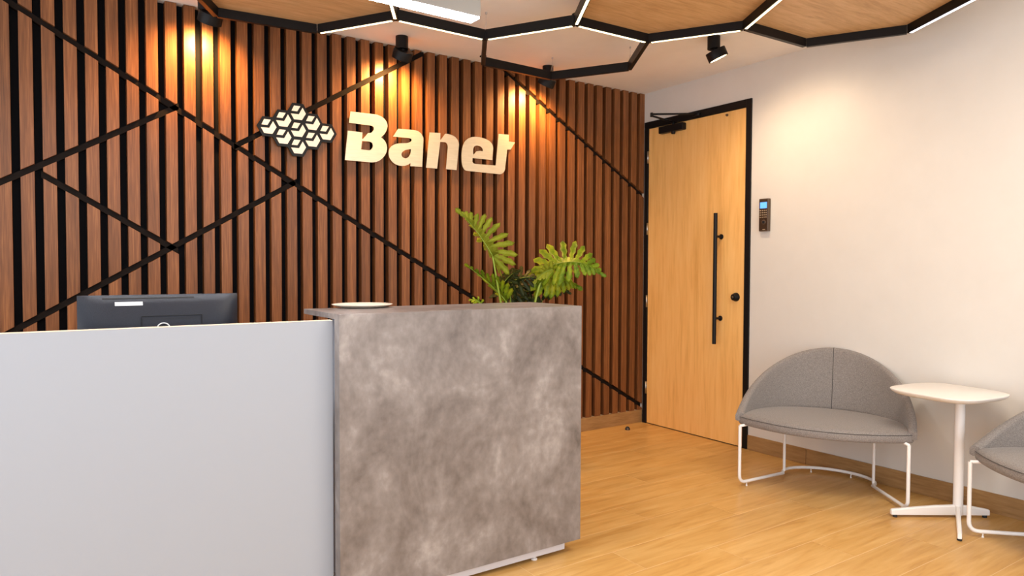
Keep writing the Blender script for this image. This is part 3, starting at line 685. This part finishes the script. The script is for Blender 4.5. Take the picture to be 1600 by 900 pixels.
# ================================================================== SIDE TABLE
tc_ = Vector((-0.238, -2.613, 0))
tb = thing('side_table', 'small white side table with a rounded square top between the two chairs', 'table', tc_)
TZ = 0.662
top_c = Vector((-0.272, -2.568, 0))-tc_
def sq(a, R=0.292, p=3.0):
    return R
pts = []
for i in range(96):
    a = 2*PI*i/96; ca, sa = math.cos(a), math.sin(a)
    s = 0.232/((abs(ca)**3.6+abs(sa)**3.6)**(1/3.6))
    pts.append((s*ca, s*sa))
rot = math.radians(-8)
bm = bmesh.new(); rows = []
for f, z in ((0.0, TZ-0.026), (0.90, TZ-0.026), (0.955, TZ-0.018), (0.992, TZ-0.008), (1.0, TZ-0.004), (0.996, TZ-0.0008), (0.985, TZ), (0, TZ)):
    if f == 0: rows.append([bm.verts.new((top_c.x, top_c.y, z))])
    else: rows.append([bm.verts.new((top_c.x+f*(u*math.cos(rot)-v*math.sin(rot)), top_c.y+f*(u*math.sin(rot)+v*math.cos(rot)), z)) for u, v in pts])
for A, B in zip(rows, rows[1:]):
    for i in range(96):
        j = (i+1) % 96
        if len(A) == 1: bm.faces.new((A[0], B[j], B[i]))
        elif len(B) == 1: bm.faces.new((A[i], A[j], B[0]))
        else: bm.faces.new((A[i], A[j], B[j], B[i]))
bmesh.ops.recalc_face_normals(bm, faces=bm.faces[:])
smooth_by_angle(mesh_obj('table_top', bm, M_ttop, tb), 50)
bm = bmesh.new(); add_lathe(bm, [(0.0235, 0.016), (0.0235, TZ-0.030), (0.0235, TZ-0.030), (0.060, TZ-0.0265)], n=32); smooth_by_angle(mesh_obj('column', bm, M_wtube, tb))
tips = [Vector((-0.524, -2.415, 0))-tc_, Vector((-0.105, -2.705, 0))-tc_, Vector((-0.590, -2.775, 0))-tc_, Vector((-0.055, -2.520, 0))-tc_]
for tp in tips:
    L = tp.length; ang = math.atan2(tp.y, tp.x)
    bm = bmesh.new()
    secs = [(0.0, 0.066, 0.010), (L*0.35, 0.062, 0.010), (L*0.75, 0.050, 0.010), (L*0.97, 0.043, 0.010), (L, 0.040, 0.008)]
    R0 = []
    for x, zt_, w_ in secs:
        R0.append([bm.verts.new((x, s*w_, z)) for s, z in ((-1, 0.014), (-1, zt_-0.006), (-0.7, zt_), (0.7, zt_), (1, zt_-0.006), (1, 0.014))])
    for A, B in zip(R0, R0[1:]):
        for i in range(6): bm.faces.new((A[i], B[i], B[(i+1) % 6], A[(i+1) % 6]))
    bm.faces.new(R0[0]); bm.faces.new(R0[-1][::-1]); bmesh.ops.recalc_face_normals(bm, faces=bm.faces[:])
    o = mesh_obj('base_arm', bm, M_wtube, tb); o.rotation_euler.z = ang
    bm = bmesh.new(); add_cyl(bm, (L-0.022, 0, 0.0003), (L-0.022, 0, 0.0139), 0.011, n=14); mesh_obj('glide', bm, M_rubber, o)

# ================================================================== PLANT
PB = Vector((-1.66, -0.62, 0))
pt = thing('potted_plant', 'leafy green plant with deeply lobed leaves standing behind the stone counter', 'plant', PB)
bm = bmesh.new(); add_lathe(bm, [(0.13, 0.0005), (0.145, 0.02), (0.185, 0.50), (0.19, 0.56), (0.175, 0.56), (0.17, 0.52), (0.0, 0.52)], n=40)
smooth_by_angle(mesh_obj('pot', bm, M_pot, pt))
bm = bmesh.new(); add_lathe(bm, [(0.168, 0.5205), (0.168, 0.535), (0.10, 0.545), (0, 0.548)], n=32); mesh_obj('soil', bm, M_soil, pt, True)
IR, IU, IF = Vector((0.828, -0.561, 0)), Vector((0, 0, 1)), Vector((0.561, 0.828, 0))
def iv(r, u, f=0.0): return IR*r+IU*u+IF*f
def lobe(bm, P, D, S, Nn, length, width, droop, nseg=7, wav=0.0):
    D = D.normalized(); S = S.normalized(); rows = []
    prof = [0.55, 0.66, 0.80, 0.98, 1.12, 1.10, 0.82, 0.0]
    for i in range(nseg+1):
        t = i/nseg; w = width*prof[i]*0.5
        c = P+D*length*(t if i < nseg else 0.97)-Nn*droop*length*t*t
        wv = wav*width*(1 if i % 2 else -1)*(0.2 if 0 < i < nseg else 0)
        if i == nseg: rows.append([bm.verts.new(c)]); continue
        rows.append([bm.verts.new(c-S*(w+wv)+Nn*w*0.25), bm.verts.new(c), bm.verts.new(c+S*(w-wv)+Nn*w*0.25)])
    for A, B in zip(rows, rows[1:]):
        if len(B) == 3:
            bm.faces.new((A[0], A[1], B[1], B[0])); bm.faces.new((A[1], A[2], B[2], B[1]))
        else:
            bm.faces.new((A[0], A[1], B[0])); bm.faces.new((A[1], A[2], B[0]))
def make_leaf(P0, PM, P2, SL, SR, mat, n=8, lmax=0.14, wl=0.034, amin=28, amax=165, droop=0.15, parent=pt, web=0.22, back=1.0):
    P0, PM, P2 = [Vector(p)-PB for p in (P0, PM, P2)]
    bm = bmesh.new(); chord = (P2-P0).length
    for side, S0 in ((-1, SL), (1, SR)):
        if S0 is None: continue
        for i in range(n):
            q = i/(n-1)               # 0 base .. 1 tip
            t = 0.02+0.90*q**1.25
            P = bez(P0, PM, P2, t); T = ((PM-P0)*(1-t)+(P2-PM)*t).normalized()
            S = (S0-T*S0.dot(T)).normalized(); Nn = T.cross(S).normalized()*(side)
            if Nn.z < 0: Nn = -Nn
            a = math.radians(amax+(amin-amax)*q**0.8+random.uniform(-5, 5))
            D = T*math.cos(a)+S*math.sin(a)
            ln = lmax*(0.72+0.55*math.sin(PI*min(1, q*0.8+0.22)))*(1-0.62*q**1.6)*random.uniform(0.9, 1.08)
            if a > PI/2: ln *= back
            Sx = (-T*math.sin(a)+S*math.cos(a))
            lobe(bm, P, D, Sx, Nn, ln, wl*(1.0-0.25*q), droop+random.uniform(-0.05, 0.06), wav=0.5)
        # web of blade beside the midrib
        prev = None
        for i in range(15):
            t = i/14; P = bez(P0, PM, P2, t); T = ((PM-P0)*(1-t)+(P2-PM)*t).normalized(); S = (S0-T*S0.dot(T)).normalized()
            w_ = lmax*web*(1-t**2)*(0.75+0.25*(i % 2))+0.004
            cur = (bm.verts.new(P), bm.verts.new(P+S*w_+Vector((0, 0, 0.0006))))
            if prev: bm.faces.new((prev[0], prev[1], cur[1], cur[0]))
            prev = cur
    T = (P2-PM).normalized(); S = SR if SR is not None else SL; S = (S-T*S.dot(T)).normalized()
    lobe(bm, P2-T*0.01, T, S, T.cross(S), lmax*0.42, wl*0.8, 0.1, wav=0.5)
    geo = bmesh.ops.solidify(bm, geom=bm.faces[:], thickness=0.0009)
    o = mesh_obj('leaf', bm, mat, parent, True)
    bm = bmesh.new(); mp = [bez(P0, PM, P2, i/12) for i in range(13)]
    add_tube(bm, mp, [0.0034*(1-0.75*i/12) for i in range(13)], 6); mesh_obj('midrib', bm, M_stem, o, True)
    return o
def petiole(P, mid, start=None, r=0.006):
    P = Vector(P)-PB; mid = Vector(mid)-PB; s0 = Vector(start or (0, 0, 0.53))
    bm = bmesh.new(); add_tube(bm, [bez(s0, mid, P, i/14) for i in range(15)], [r*(1.35-0.45*i/14) for i in range(15)], 8); mesh_obj('leaf_stalk', bm, M_stem, pt, True)

# upright leaf on the left, seen from its pale side
b1 = Vector((-1.835, -0.59, 1.366)); 
make_leaf(b1, b1+iv(-0.09, 0.16), b1+iv(-0.195, 0.262), iv(-0.25, 0.1, 1.0), iv(0.72, 0.62, -0.15), M_leaf_pale, 12, 0.162, 0.036, 16, 165, 0.05, web=0.30)
petiole(b1, b1+iv(0.02, -0.14), (0.02, 0.05, 0.53))
# low leaf on the left, nearly edge on
b2 = Vector((-1.742, -0.60, 1.083))
make_leaf(b2, b2+iv(-0.08, 0.10), b2+iv(-0.235, 0.215), iv(-0.1, -0.25, 1.0), iv(0.20, 0.80, -0.5), M_leaf, 9, 0.115, 0.030, 22, 75, 0.0)
petiole(b2, b2+iv(0.03, -0.15), (-0.03, 0.0, 0.53))
# big arching leaf on the right
b3 = Vector((-1.375, -0.58, 1.305))
make_leaf(b3, b3+iv(0.17, 0.075, -0.05), b3+iv(0.318, -0.035, -0.08), iv(-0.10, 0.85, 0.35), iv(0.05, -0.70, -0.55), M_leaf, 11, 0.165, 0.042, 22, 172, 0.12)
petiole(b3, b3+iv(-0.12, -0.08), (0.04, -0.03, 0.53), 0.007)
# leaf below it
b4 = Vector((-1.405, -0.54, 1.235))
make_leaf(b4, b4+iv(0.12, 0.03, 0.05), b4+iv(0.235, -0.060, 0.08), iv(0.0, 0.40, 0.9), iv(0.0, -0.85, -0.35), M_leaf, 9, 0.150, 0.044, 25, 150, 0.2)
petiole(b4, b4+iv(-0.06, -0.08), (0.06, 0.03, 0.53), 0.007)
# small bright folded leaf in front of the stalks
b5 = Vector((-1.385, -0.62, 1.285))
make_leaf(b5, b5+iv(-0.07, -0.01, -0.02), b5+iv(-0.12, -0.085, -0.03), iv(-0.4, 0.6, -0.3), iv(0.4, -0.6, 0.3), M_leaf_pale, 5, 0.055, 0.03, 30, 80, 0.1)
# dark inner leaves
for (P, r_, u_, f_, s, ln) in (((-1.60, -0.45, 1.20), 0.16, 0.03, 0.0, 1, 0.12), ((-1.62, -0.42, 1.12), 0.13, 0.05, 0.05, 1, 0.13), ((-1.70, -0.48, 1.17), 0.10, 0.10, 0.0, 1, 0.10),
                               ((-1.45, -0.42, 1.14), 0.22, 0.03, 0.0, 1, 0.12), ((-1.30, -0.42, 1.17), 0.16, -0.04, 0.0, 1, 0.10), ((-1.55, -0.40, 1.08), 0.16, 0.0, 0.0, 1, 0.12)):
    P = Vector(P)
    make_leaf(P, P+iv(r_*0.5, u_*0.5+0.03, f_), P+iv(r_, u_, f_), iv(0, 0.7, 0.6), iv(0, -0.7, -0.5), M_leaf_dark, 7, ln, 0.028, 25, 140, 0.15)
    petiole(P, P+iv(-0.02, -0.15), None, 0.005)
b6 = Vector((-1.93, -0.62, 1.060))
make_leaf(b6, b6+iv(-0.03, 0.045), b6+iv(-0.075, 0.035), iv(0, 0.6, 0.6), iv(0, -0.6, -0.6), M_leaf, 5, 0.05, 0.016, 25, 120, 0.1)
petiole(b6, b6+iv(0.04, -0.12), (-0.06, 0, 0.53), 0.004)
